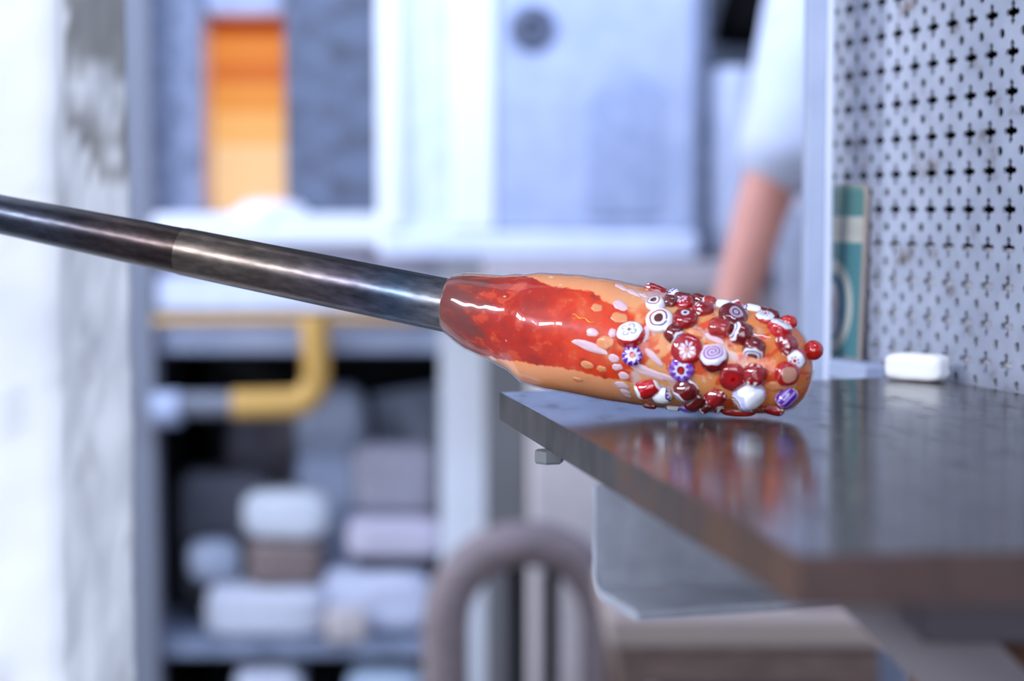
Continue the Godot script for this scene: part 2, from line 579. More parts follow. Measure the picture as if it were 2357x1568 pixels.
# ---------------------------------------------------------------- blowpipe
func blowpipe() -> void:
	var o := thing("blowpipe", "long steel blowpipe with heat-tinted end holding the red and orange glass", "tool", Vector3(-0.0288, 0.9472, -0.855))
	var dir := Vector3(-0.939677, 0.174348, -0.294296)
	var w := 512
	var h := 128
	var im := Image.create(w, h, false, Image.FORMAT_RGB8)
	var n := FastNoiseLite.new()
	n.seed = 5
	n.frequency = 0.02
	n.fractal_octaves = 5
	var zones := ramp([[0.0, g8(176, 160, 152)], [0.05, g8(150, 150, 158)], [0.12, g8(104, 122, 146)], [0.22, g8(118, 110, 122)], [0.34, g8(124, 112, 108)], [0.45, g8(132, 118, 108)], [0.594, g8(138, 124, 112)], [0.596, g8(92, 78, 74)], [0.75, g8(88, 76, 78)], [0.88, g8(84, 86, 98)], [1.0, g8(92, 98, 112)]])
	for x in w:
		var d := 0.2455 * 1.12 * x / (w - 1.0)        # metres from the glass
		var c := zones.sample(minf(1.0, d / 0.2455))
		for y in h:
			var a := TAU * y / h
			var k := n.get_noise_3d(d * 900.0, cos(a) * 60.0, sin(a) * 60.0)
			var k2 := n.get_noise_3d(d * 5000.0, cos(a) * 180.0 + 40.0, sin(a) * 180.0)
			im.set_pixel(x, y, c * (0.80 + 0.26 * k + 0.20 * k2))
	var m := paint(Color.WHITE, 0.3, 0.95)
	m.albedo_texture = ImageTexture.create_from_image(im)
	m.uv1_scale = Vector3(1, 1, 1)
	m.heightmap_enabled = true
	m.heightmap_scale = 0.004
	m.heightmap_texture = noise_tex([[0.0, Color.BLACK], [1.0, Color.WHITE]], 0.05, 31)
	m.texture_repeat = true
	var shaft := []
	var rad := []
	for i in 45:
		var d := 0.141 + 0.64 * i / 44.0
		shaft.append(dir * d)
		rad.append(lerpf(0.01145, 0.0099, clampf((d - 0.146) / 0.1, 0, 1)))
	var tip := []
	var rt := []
	for i in 16:
		var d := -0.006 + 0.147 * i / 15.0
		tip.append(dir * d)
		rt.append(lerpf(0.0127, 0.0117, clampf(d / 0.146, 0, 1)))
	# the sleeve's texture covers its own share of the heat tints, the shaft's the rest
	var mt := m.duplicate()
	mt.uv1_scale = Vector3(0.146 / 0.275, 1, 1)
	var ms := m.duplicate()
	ms.uv1_scale = Vector3(0.64 / 0.275, 1, 1)
	ms.uv1_offset = Vector3(0.146 / 0.275, 0, 0)
	ms.texture_repeat = false
	obj("shaft", tube(shaft, rad, 48), ms, o)
	obj("end_sleeve", tube(tip, rt, 48), mt, o)

# ---------------------------------------------------------------- glass gather
const PROFILE := [
	Vector3(-0.0022, 0.0009, 0.0129), Vector3(-0.001, 0.0009, 0.0140), Vector3(0.0012, 0.0006, 0.0150), Vector3(0.0045, 0.0002, 0.0164), Vector3(0.0104, -0.0009, 0.0181), Vector3(0.0207, -0.0017, 0.0199),
	Vector3(0.0311, -0.0022, 0.0223), Vector3(0.0414, -0.0037, 0.0263), Vector3(0.0518, -0.0037, 0.0273), Vector3(0.0621, -0.0034, 0.0275), Vector3(0.0725, -0.0034, 0.0278), Vector3(0.0829, -0.0038, 0.0276),
	Vector3(0.0932, -0.0040, 0.0273), Vector3(0.1036, -0.0041, 0.0268), Vector3(0.1139, -0.0038, 0.0262), Vector3(0.1243, -0.0035, 0.0257), Vector3(0.1346, -0.0031, 0.0250), Vector3(0.1450, -0.0029, 0.0238),
	Vector3(0.1520, -0.0029, 0.0226), Vector3(0.1580, -0.0032, 0.0209), Vector3(0.1620, -0.0036, 0.0189), Vector3(0.1650, -0.0043, 0.0168), Vector3(0.1673, -0.0045, 0.0143), Vector3(0.1692, -0.0046, 0.0115), Vector3(0.1705, -0.0046, 0.0082), Vector3(0.1713, -0.0046, 0.0045), Vector3(0.1716, -0.0046, 0.0)]
const AXIS := Vector3(0.9437, -0.1361, 0.3016)
const SIDE := Vector3(-0.2894, 0.103, 0.9517)
const LIFT := Vector3(0.1606, 0.9853, -0.0578)

func at_s(s: float) -> Vector2:                       # (centre, radius) at a distance along the axis
	for i in PROFILE.size() - 1:
		if s <= PROFILE[i + 1].x:
			var t: float = clampf((s - PROFILE[i].x) / (PROFILE[i + 1].x - PROFILE[i].x), 0, 1)
			t = t * t * (3.0 - 2.0 * t) * 0.35 + t * 0.65
			return Vector2(lerpf(PROFILE[i].y, PROFILE[i + 1].y, t), lerpf(PROFILE[i].z, PROFILE[i + 1].z, t))
	return Vector2(-0.0046, 0.0)

func on_gather(s: float, deg: float, out := 0.0) -> Vector3:
	var c := at_s(s)
	var a := deg_to_rad(deg)
	return AXIS * s + LIFT * (c.x + (c.y + out) * sin(a)) + SIDE * (c.y + out) * cos(a)

func gather_skin(inset: Callable, bumps: float, from := 0) -> ArrayMesh:
	var st := begin(false)
	var no := FastNoiseLite.new()
	no.seed = 17
	no.frequency = 60.0
	var rows := []
	var sides := 96
	var ss := []
	for i in range(from, PROFILE.size() - 1):
		var parts := 6 if PROFILE[i + 1].x - PROFILE[i].x > 0.006 else 2
		for k in parts: ss.append(lerpf(PROFILE[i].x, PROFILE[i + 1].x, float(k) / parts))
	ss.append(0.1716)
	for s in ss:
		var c := at_s(s)
		var e: Vector2 = inset.call(s)                 # (shrink of the radius, shift upwards)
		var row := PackedVector3Array()
		for j in sides:
			var a := TAU * j / sides - PI
			var r: float = maxf(0.0, c.y - e.x)
			if c.y > 0.006: r += bumps * no.get_noise_3d(s, cos(a) * 0.02, sin(a) * 0.02)
			var along: float = s if s < 0.14 else s - e.x * smoothstep(0.14, 0.1716, s)
			row.append(AXIS * along + LIFT * (c.x + e.y + r * sin(a)) + SIDE * r * cos(a))
		rows.append(row)
	skin(st, rows)
	return done(st)

func gather_picture() -> ImageTexture:
	var w := 1024
	var h := 512
	var im := Image.create(w, h, false, Image.FORMAT_RGB8)
	var n := FastNoiseLite.new()
	n.seed = 41
	n.frequency = 1.0
	n.fractal_octaves = 4
	var red := g8(176, 30, 22)
	var orange := g8(214, 92, 52)
	var hot := g8(230, 62, 26)
	var tan := g8(250, 168, 118)
	var amber := g8(252, 128, 62)
	var mauve := g8(104, 58, 62)
	var lilac := g8(226, 200, 214)
	for x in w:
		var s := 0.1716 * x / (w - 1.0)
		for y in h:
			var a := TAU * y / h - PI
			var up := rad_to_deg(asin(clampf(sin(a), -1, 1)))      # the same picture round the back
			var p := Vector3(s, cos(a) * 0.026, sin(a) * 0.026)
			var n1 := n.get_noise_3dv(p * 75.0)
			var n2 := n.get_noise_3dv(p * 260.0 + Vector3(9, 0, 0))
			var n3 := n.get_noise_3d(s * 75.0 + p.y * 60.0, p.z * 90.0 - s * 45.0, 20.0)
			# red core of the neck and shoulder
			var c := red.lerp(hot, smoothstep(0.035, 0.075, s + 0.012 * n1))
			c = c.lerp(orange, smoothstep(0.05, 0.4, n1 + 0.35 * n2) * 0.6)
			c = c.lerp(g8(150, 34, 32), smoothstep(0.15, 0.5, -n1 + 0.2 * n2) * 0.55)
			c = c.lerp(lilac, smoothstep(0.3, 0.6, n2 + n3 * 0.4) * 0.18)
			c = c.lerp(mauve, (1.0 - smoothstep(0.008, 0.03, s + 0.014 * n1)) * 0.85)
			# tan margins painted for light refracted in clear glass; amber all round the tip
			var top := lerpf(72.0, 48.0, smoothstep(0.03, 0.05, s)) + 3.0 * n2 + 4.0 * n1 - 12.0 * smoothstep(0.066, 0.074, s)
			var low := lerpf(-80.0, -37.0, smoothstep(0.012, 0.046, s)) + 2.0 * n2 + 4.0 * n1
			var edge := smoothstep(-1.5, 1.5, up - top) + smoothstep(-1.5, 1.5, low - up)
			edge = maxf(edge, smoothstep(0.084, 0.096, s + 0.022 * n1))
			var t := tan.lerp(amber, smoothstep(0.09, 0.15, s))
			t = t.lerp(hot, smoothstep(0.06, 0.3, n3 + 0.3 * n1) * 0.8 * smoothstep(0.08, 0.1, s))
			t = t.lerp(g8(248, 160, 92), smoothstep(0.15, 0.4, -n3 + 0.3 * n2) * 0.6)
			t = t.lerp(lilac, smoothstep(0.1, 0.3, n.get_noise_3d(s * 90.0 + 50.0, p.z * 95.0 + s * 70.0, p.y * 70.0)) * 0.75 * smoothstep(0.075, 0.09, s) * (1.0 - smoothstep(0.125, 0.145, s)))
			c = c.lerp(t, clampf(edge, 0, 1))
			im.set_pixel(x, y, c)
	return ImageTexture.create_from_image(im)

# what a slice of patterned cane looks like at radius r (0 to 1) and angle a
func cane(kind: int, r: float, a: float) -> Color:
	var dark := g8(104, 16, 18)
	var red := g8(190, 14, 22)
	var white := g8(244, 244, 252)
	var lav := g8(190, 180, 240)
	var blue := g8(84, 62, 150)
	match kind:
		0:
			if r > 0.66: return white
			if r > 0.55: return blue.lerp(red, 0.6 + 0.4 * sin(a))
			if r > 0.34: return white
			return g8(92, 20, 22)
		1:
			if r > 0.86: return red
			var px := Vector2(cos(a), sin(a)) * r
			for k in 4:
				var q := Vector2(cos(k * PI / 2 + 0.6), sin(k * PI / 2 + 0.6)) * 0.36
				var d := px.distance_to(q)
				if d > 0.15 and d < 0.2 and r > 0.3: return g8(64, 58, 100)
			if r < 0.11 + 0.06 * cos(4 * a): return g8(110, 10, 16)
			return white
		2, 18:
			var petal := 0.5 + 0.5 * cos(9 * a)
			if r > 0.2 and r < 0.34 + 0.22 * petal and petal > 0.25: return g8(214, 208, 244)
			return red.lerp(dark, 0.25) if kind == 2 else dark
		3:
			if r < 0.2: return g8(205, 22, 30)
			if r < 0.3: return g8(96, 30, 50)
			var petal := 0.5 + 0.5 * cos(8 * a)
			if r < 0.42 + 0.16 * petal: return g8(226, 218, 250)
			if r < 0.92: return g8(116, 46, 170).lerp(lav, 0.6 * petal)
			return g8(176, 30, 70)
		4:
			if r < 0.07: return dark
			if r < 0.14: return white
			if r > 0.27 and r < 0.46 and cos(22 * a) > -0.35: return g8(216, 212, 244)
			if r > 0.24 and r <= 0.27: return blue
			return dark
		5:
			if r < 0.15: return g8(84, 22, 22)
			if r < 0.33: return g8(222, 222, 246)
			return g8(150, 16, 22)
		6:
			if r < 0.14: return g8(120, 10, 14)
			if r < 0.4: return g8(200, 18, 24)
			return g8(140, 14, 20).lerp(g8(178, 40, 44), 0.5 + 0.5 * cos(r * 40.0))
		7:
			if r > 0.9: return white
			if r > 0.74: return g8(196, 200, 250)
			return white if cos(r * 34.0) > -0.25 else g8(92, 24, 34)
		8:
			if r > 0.84: return g8(112, 16, 20)
			if r > 0.68: return white
			if r > 0.60: return blue
			if r > 0.4: return white
			return dark
		9: return g8(104, 20, 20)
		10:
			if r > 0.5 and r < 0.84 and cos(9 * a) > (0.86 - r) * 2.4: return white
			return g8(150, 16, 24)
		11:
			if r < 0.3: return g8(190, 16, 26)
			if r < 0.62 + 0.14 * cos(8 * a): return g8(230, 220, 252)
			return g8(96, 24, 150) if cos(10 * a) < 0.6 else g8(178, 160, 238)
		12: return g8(164, 36, 32)
		13:
			if r < 0.18: return red
			if r < 0.3: return white
			if r < 0.42: return blue if cos(7 * a) > 0 else white
			if r < 0.9: return g8(236, 236, 252)
			return g8(182, 40, 34)
		14:
			if r < 0.62: return g8(196, 140, 118)
			return g8(176, 18, 20)
		15:
			if r > 0.92: return g8(118, 14, 18)
			if r > 0.7: return g8(236, 234, 254)
			return g8(160, 100, 150) if cos(r * 26.0 + a) > 0.1 else g8(214, 200, 240)
		16:
			if r > 0.82: return white
			if r > 0.7: return blue
			if r > 0.45 and cos(10 * a) > 0: return g8(120, 90, 160)
			return white
		17: return g8(92, 60, 190) if cos(6 * a) > -0.3 else g8(180, 170, 240)
	return red

func cane_material(kind: int) -> StandardMaterial3D:
	var side := 128
	var im := Image.create(side, side, false, Image.FORMAT_RGB8)
	for x in side:
		for y in side:
			var c := Color(0, 0, 0)
			for s in 4:
				var p := Vector2(x + 0.25 + 0.5 * (s % 2), y + 0.25 + 0.5 * (s / 2)) / side * 2.0 - Vector2.ONE
				p += 0.025 * Vector2(sin(p.y * 7.0 + kind), cos(p.x * 6.0 + kind))
				c += cane(kind, p.length(), p.angle()) * 0.25
			im.set_pixel(x, y, c)
	var m := paint(Color.WHITE, 0.04, 0.0, 0.6)
	m.albedo_texture = ImageTexture.create_from_image(im)
	m.clearcoat_enabled = true
	m.clearcoat = 1.0
	m.clearcoat_roughness = 0.02
	return m

func bead_shape(sd: int, power: float) -> ArrayMesh:
	var st := begin(false)
	var no := FastNoiseLite.new()
	no.seed = sd
	no.frequency = 0.8
	var rings := 30
	var sides := 40
	var rows := []
	for i in rings + 1:
		var t := -PI / 2 + PI * i / rings
		var rr := pow(absf(cos(t)), 2.0 / power)
		var yy := signf(sin(t)) * pow(absf(sin(t)), 2.0 / power)
		if i == 0 or i == rings: rr = 0.0
		var row := PackedVector3Array()
		for j in sides:
			var a := TAU * j / sides
			var p := Vector3(rr * cos(a), yy, -rr * sin(a))
			row.append(p * (1.0 + 0.09 * no.get_noise_3dv(p)))
		rows.append(row)
	for i in rings:
		for j in sides:
			var k := (j + 1) % sides
			var q := [rows[i][j], rows[i + 1][j], rows[i + 1][k], rows[i][k]]
			for t in [0, 2, 1, 0, 3, 2]:
				var p: Vector3 = q[t]
				var l := maxf(Vector2(p.x, p.z).length(), 1.0)
				st.set_uv(Vector2(0.5 + 0.49 * p.x / l, 0.5 + 0.49 * p.z / l))
				st.add_vertex(p)
	return done(st)

# distance along the axis, degrees round it, radius and half length in mm, tilt from the surface normal, direction of tilt, pattern
const BEADS := [
	[0.0931, 9.8, 5.60, 3.14, 30, 110, 1], [0.0954, -10.3, 3.94, 3.14, 20, 60, 11], [0.1001, 48.1, 3.81, 2.69, 20, 180, 0], [0.1042, 29.2, 5.29, 2.47, 5, 200, 0],
	[0.1057, 56.3, 3.36, 2.69, 90, 0, 9], [0.1121, 58.2, 3.81, 2.69, 25, 200, 2], [0.1148, 36.2, 4.93, 2.91, 20, 90, 5], [0.1215, 52.8, 3.36, 4.26, 70, 215, 10],
	[0.1118, 17.7, 3.81, 3.59, 80, -35, 8], [0.1351, 51.5, 5.83, 2.69, 20, -20, 4], [0.1308, 31.5, 4.26, 4.26, 90, 0, 12], [0.1406, 29.8, 4.84, 4.26, 65, 180, 8],
	[0.1481, 62.0, 3.81, 2.24, 10, 180, 13], [0.1499, 76.0, 3.14, 2.69, 90, -30, 9], [0.1555, 52.9, 4.93, 3.36, 25, 100, 1], 
	[0.1597, 33.3, 4.26, 3.81, 75, 235, 10], [0.1651, 23.4, 3.94, 3.14, 60, -60, 13], [0.1473, 15.8, 4.48, 3.81, 72, 270, 8],
	[0.1624, -5.7, 4.75, 3.14, 0, 0, 14], [0.1190, 3.4, 5.92, 2.91, 5, 0, 2], [0.1179, -16.3, 5.02, 2.69, 0, 0, 3], [0.1311, -2.2, 5.47, 4.03, 45, 100, 15],
	[0.1403, -18.7, 5.38, 2.69, 10, -60, 6], [0.1493, -14.3, 4.71, 4.48, 75, 265, 10], [0.1031, -42.9, 4.03, 5.15, 68, 205, 1], [0.1094, -50.5, 3.81, 3.81, 85, 20, 16],
	[0.1202, -39.4, 4.71, 4.93, 60, 225, 8], [0.1240, -54.7, 3.59, 4.71, 65, 215, 18], [0.1332, -46.8, 3.68, 4.26, 70, 215, 10], [0.1478, -41.4, 5.4, 6.6, 58, 210, 7],
	[0.1630, -43.5, 3.94, 4.26, 70, 220, 11], [0.1579, -66.0, 2.47, 4.26, 70, 0, 10], [0.1426, -73.8, 2.24, 6.72, 90, 0, 12], [0.1286, -64.0, 2.33, 3.14, 60, 200, 8],
	[0.1337, -63.0, 2.24, 2.24, 50, 0, 8], [0.1207, -72.0, 2.02, 3.59, 90, 0, 17], [0.1133, -75.0, 1.43, 3.14, 90, 0, 16], [0.1026, -76.0, 1.34, 2.69, 90, 0, 9],
	[0.0966, 80.0, 2.47, 4.93, 80, 195, 10], [0.1057, 75.4, 2.24, 2.69, 40, 180, 16], [0.1106, 71.0, 2.24, 4.26, 90, 0, 9], [0.1166, 74.5, 2.60, 3.59, 90, -10, 8],
	[0.1216, 74.3, 2.33, 2.91, 90, 0, 12], [0.1287, 69.6, 2.47, 3.36, 90, -10, 16], [0.1335, 78.6, 2.24, 2.24, 30, 180, 1], [0.1413, 78.0, 2.24, 3.59, 90, 20, 16], [0.1476, 80.0, 2.24, 4.48, 90, -15, 9]]
# distance along the axis, degrees round it, half width and half height in mm, turn, white or tan
const FLECKS := [
	[0.0850, 37.6, 4.03, 2.69, -20, 0], [0.0754, 29.7, 2.69, 2.24, 0, 1], [0.0759, 4.7, 2.91, 2.02, 0, 0], [0.0850, 8.0, 1.79, 2.24, 0, 0], [0.0823, -2.9, 4.26, 3.36, 30, 1],
	[0.0763, -9.0, 8.52, 2.15, -8, 0], [0.0751, -27.5, 3.23, 2.15, 0, 1], [0.0821, -28.5, 2.47, 1.70, 0, 1], [0.0872, -15.6, 2.69, 2.15, 0, 0], [0.0891, -23.7, 2.69, 1.79, 10, 0],
	[0.0922, -31.9, 2.69, 2.15, 0, 0], [0.0907, -44.4, 2.96, 1.88, -30, 0], [0.0925, -52.6, 2.69, 1.79, -30, 0], [0.0706, -47.0, 2.78, 1.57, 0, 1], [0.0815, 66.9, 4.03, 1.70, -30, 0],
	[0.0884, 59.8, 4.48, 1.61, -25, 0], [0.0929, 58.9, 2.69, 1.34, -20, 0], [0.0864, 24.3, 4.03, 2.69, 0, 1], [0.1050, -7.8, 5.38, 1.70, -38, 0], [0.1026, -23.3, 8.52, 2.33, -15, 0],
	[0.1112, -27.0, 5.38, 1.57, -15, 0], [0.1207, 22.5, 4.48, 1.70, -12, 1], [0.1294, 19.1, 4.93, 1.70, -18, 0], [0.1289, 9.7, 4.71, 1.34, 15, 0], [0.0923, -43.5, 2.69, 1.61, -40, 0],
	[0.0932, -57.8, 2.69, 1.34, -40, 0], [0.1472, 38.7, 3.36, 2.69, 0, 1], [0.1583, -24.8, 4.03, 2.24, 0, 1], [0.164, -24.4, 3.14, 4.03, 60, 1], [0.0997, 13.3, 1.79, 4.03, 0, 0]]

func frame_at(s: float, deg: float) -> Basis:          # columns: along the gather, outwards, round it
	var e := 0.0015
	var along := (on_gather(s + e, deg) - on_gather(s - e, deg)).normalized()
	var round_ := (on_gather(s, deg + 2) - on_gather(s, deg - 2)).normalized()
	var out := round_.cross(along).normalized()
	if out.dot(on_gather(s, deg) - AXIS * s) < 0 and s < 0.165: out = -out
	return Basis(along, out, along.cross(out))

func gather() -> void:
	var g := thing("glass_gather", "hot red and orange glass gather covered in patterned glass beads, resting on the steel plate", "glass", Vector3(-0.0282, 0.947, -0.8549))
	var m := paint(Color.WHITE, 0.25, 0.0, 0.3)
	m.albedo_texture = gather_picture()
	m.subsurf_scatter_enabled = true
	m.subsurf_scatter_strength = 0.5
	obj("coloured_core", gather_skin(func(s):
		return Vector2(0.0007, 0.0), 0.0003, 0), m, g)
	var j := paint(Color(0.93, 0.72, 0.52, 0.03), 0.02, 0.0, 0.44)
	j.transparency = BaseMaterial3D.TRANSPARENCY_ALPHA
	obj("clear_jacket", gather_skin(func(_s): return Vector2.ZERO, 0.0004), j, g)
	var white := paint(g8(230, 196, 206), 0.2, 0.0, 0.5)
	var tan := paint(g8(226, 146, 96), 0.2, 0.0, 0.5)
	var fl := ellipsoid(Vector3.ONE, 0.25, 3)
	var fl2 := ellipsoid(Vector3.ONE, 0.25, 8)
	for i in FLECKS.size():
		var f: Array = FLECKS[i]
		var b := frame_at(f[0], f[1])
		var o := obj("glass_fleck", fl if i % 2 else fl2, white if f[5] == 0 else tan, g)
		o.basis = b * Basis(Vector3.UP, deg_to_rad(f[4])) * Basis.from_scale(Vector3(f[2], 0.9, f[3]) * 0.001)
		o.position = on_gather(f[0], f[1], -0.0010)
	var round_red := paint(g8(196, 20, 16), 0.04, 0.0, 0.6)
	round_red.clearcoat_enabled = true
	round_red.clearcoat = 1.0
	round_red.clearcoat_roughness = 0.02
	var shapes := [bead_shape(1, 2.9), bead_shape(2, 3.2), bead_shape(3, 2.7)]
	var mats := {}
	for i in BEADS.size():
		var e: Array = BEADS[i]
		if not mats.has(e[6]): mats[e[6]] = cane_material(e[6])
		var b := frame_at(e[0], e[1])
		var t := deg_to_rad(e[4])
		var az := deg_to_rad(e[5])
		# b.z runs downwards round the front, so an upward tilt is minus z
		var tilt := (b.x * cos(az) - b.z * sin(az)).normalized()
		var y := (b.y * cos(t) + tilt * sin(t)).normalized()
		var x := y.cross(b.y.cross(tilt)).normalized() if t > 0.02 else b.x
		x = (b.y.cross(tilt)).normalized() if t > 0.02 else b.x
		var z := x.cross(y).normalized()
		var r: float = e[2] * 0.00117
		var hl: float = e[3] * 0.00117
		var reach := maxf(absf(cos(t)) * hl, absf(sin(t)) * r)     # how far it would stand up from its middle
		var o := obj("murrine_bead", shapes[i % 3], mats[e[6]], g)
		o.basis = Basis(x, y, z) * Basis(Vector3.UP, i * 1.7) * Basis.from_scale(Vector3(r, hl, r))
		o.position = on_gather(e[0], e[1], -reach * 0.32)
	var ball := obj("bead", ellipsoid(Vector3.ONE, 0.05, 4), round_red, g, AXIS * 0.1704 + LIFT * 0.0066 + SIDE * 0.004)
	ball.basis = Basis.from_scale(Vector3.ONE * 0.0044)
	var nub := obj("bead", ellipsoid(Vector3.ONE, 0.08, 6), round_red, g, on_gather(0.1575, 78.0, -0.0004))
	nub.basis = Basis.from_scale(Vector3(0.0042, 0.0034, 0.0042))
	ball.set_meta("label", "round clear red bead standing out at the tip")
	var clear := paint(Color(1.0, 0.95, 0.9, 0.12), 0.02, 0.0, 0.5)
	clear.transparency = BaseMaterial3D.TRANSPARENCY_ALPHA
	for b in [[0.0275, -58.0, 1.6], [0.049, 62.0, 0.9], [0.031, 28.0, 0.6], [0.0555, 50.0, 0.7], [0.036, -20.0, 0.5]]:
		var o := obj("air_bubble", fl, clear, g, on_gather(b[0], b[1], 0.0002))
		o.basis = frame_at(b[0], b[1]) * Basis.from_scale(Vector3(1.3, 0.5, 0.9) * b[2] * 0.001)
	# thin gold thread lying on the glass
	var pts := []
	for i in 9: pts.append(on_gather(0.0655 + 0.0105 * i / 8.0, 18.0 - 5.0 * i / 8.0 + sin(i * 1.7), 0.0003))
	obj("gold_thread", tube(pts, [0.00022], 6), paint(g8(250, 190, 70), 0.2, 0.8), g)

# ---------------------------------------------------------------- perforated guard
func perforated(cols: int, rows: int, pitch: float, thick: float) -> ArrayMesh:
	# quarter of one cell: a cross-shaped hole in the middle, a round hole at each corner
	var h := pitch * 0.5
	var arm := PackedVector2Array()                    # outline of the cross in the first quarter, from the x arm to the y arm
	var tip := 0.0064
	var bulb := 0.0021
	for i in 5: arm.append(Vector2(tip - bulb + bulb * cos(PI / 2 * i / 4.0), bulb * sin(PI / 2 * i / 4.0)))
	arm.append(Vector2(0.0033, 0.0013))
	arm.append(Vector2(0.0021, 0.0021))
	arm.append(Vector2(0.0013, 0.0033))
	for i in 5: arm.append(Vector2(bulb * cos(PI / 2 * i / 4.0), tip - bulb + bulb * sin(PI / 2 * i / 4.0)))
	var q := arm.duplicate()
	q.append(Vector2(0, h))
	var rh := 0.0027
	var corner := PackedVector2Array()
	for i in 7:
		var a := PI + PI / 2 * i / 6.0
		corner.append(Vector2(h + rh * cos(a), h + rh * sin(a)))
	# from (0, h) along the top edge to the corner hole, round it, down the right edge to (h, 0)
	for p in corner: q.append(p)
	q.append(Vector2(h, 0))
	var ix := Geometry2D.triangulate_polygon(q)
	var st := begin()
	for cx in cols:
		for cy in rows:
			for fx in [1.0, -1.0]:
				for fy in [1.0, -1.0]:
					var o := Vector2(cx * pitch, cy * pitch)
					var flip: bool = fx * fy < 0
					for z in [0.0, -thick]:
						for t in range(0, ix.size(), 3):
							var v := []
							for k in 3: v.append(Vector3(o.x + fx * q[ix[t + k]].x, o.y + fy * q[ix[t + k]].y, z))
							var ccw: bool = (v[1] - v[0]).cross(v[2] - v[0]).z > 0
							for p in ([v[0], v[2], v[1]] if ccw == (z == 0.0) else v): st.add_vertex(p)
					for line in [arm, corner]:
						for k in line.size() - 1:
							var a := Vector3(o.x + fx * line[k].x, o.y + fy * line[k].y, 0)
							var b := Vector3(o.x + fx * line[k + 1].x, o.y + fy * line[k + 1].y, 0)
							var d := Vector3(0, 0, -thick)
							if flip: quad(st, b, a, a + d, b + d)
							else: quad(st, a, b, b + d, a + d)
	return done(st)

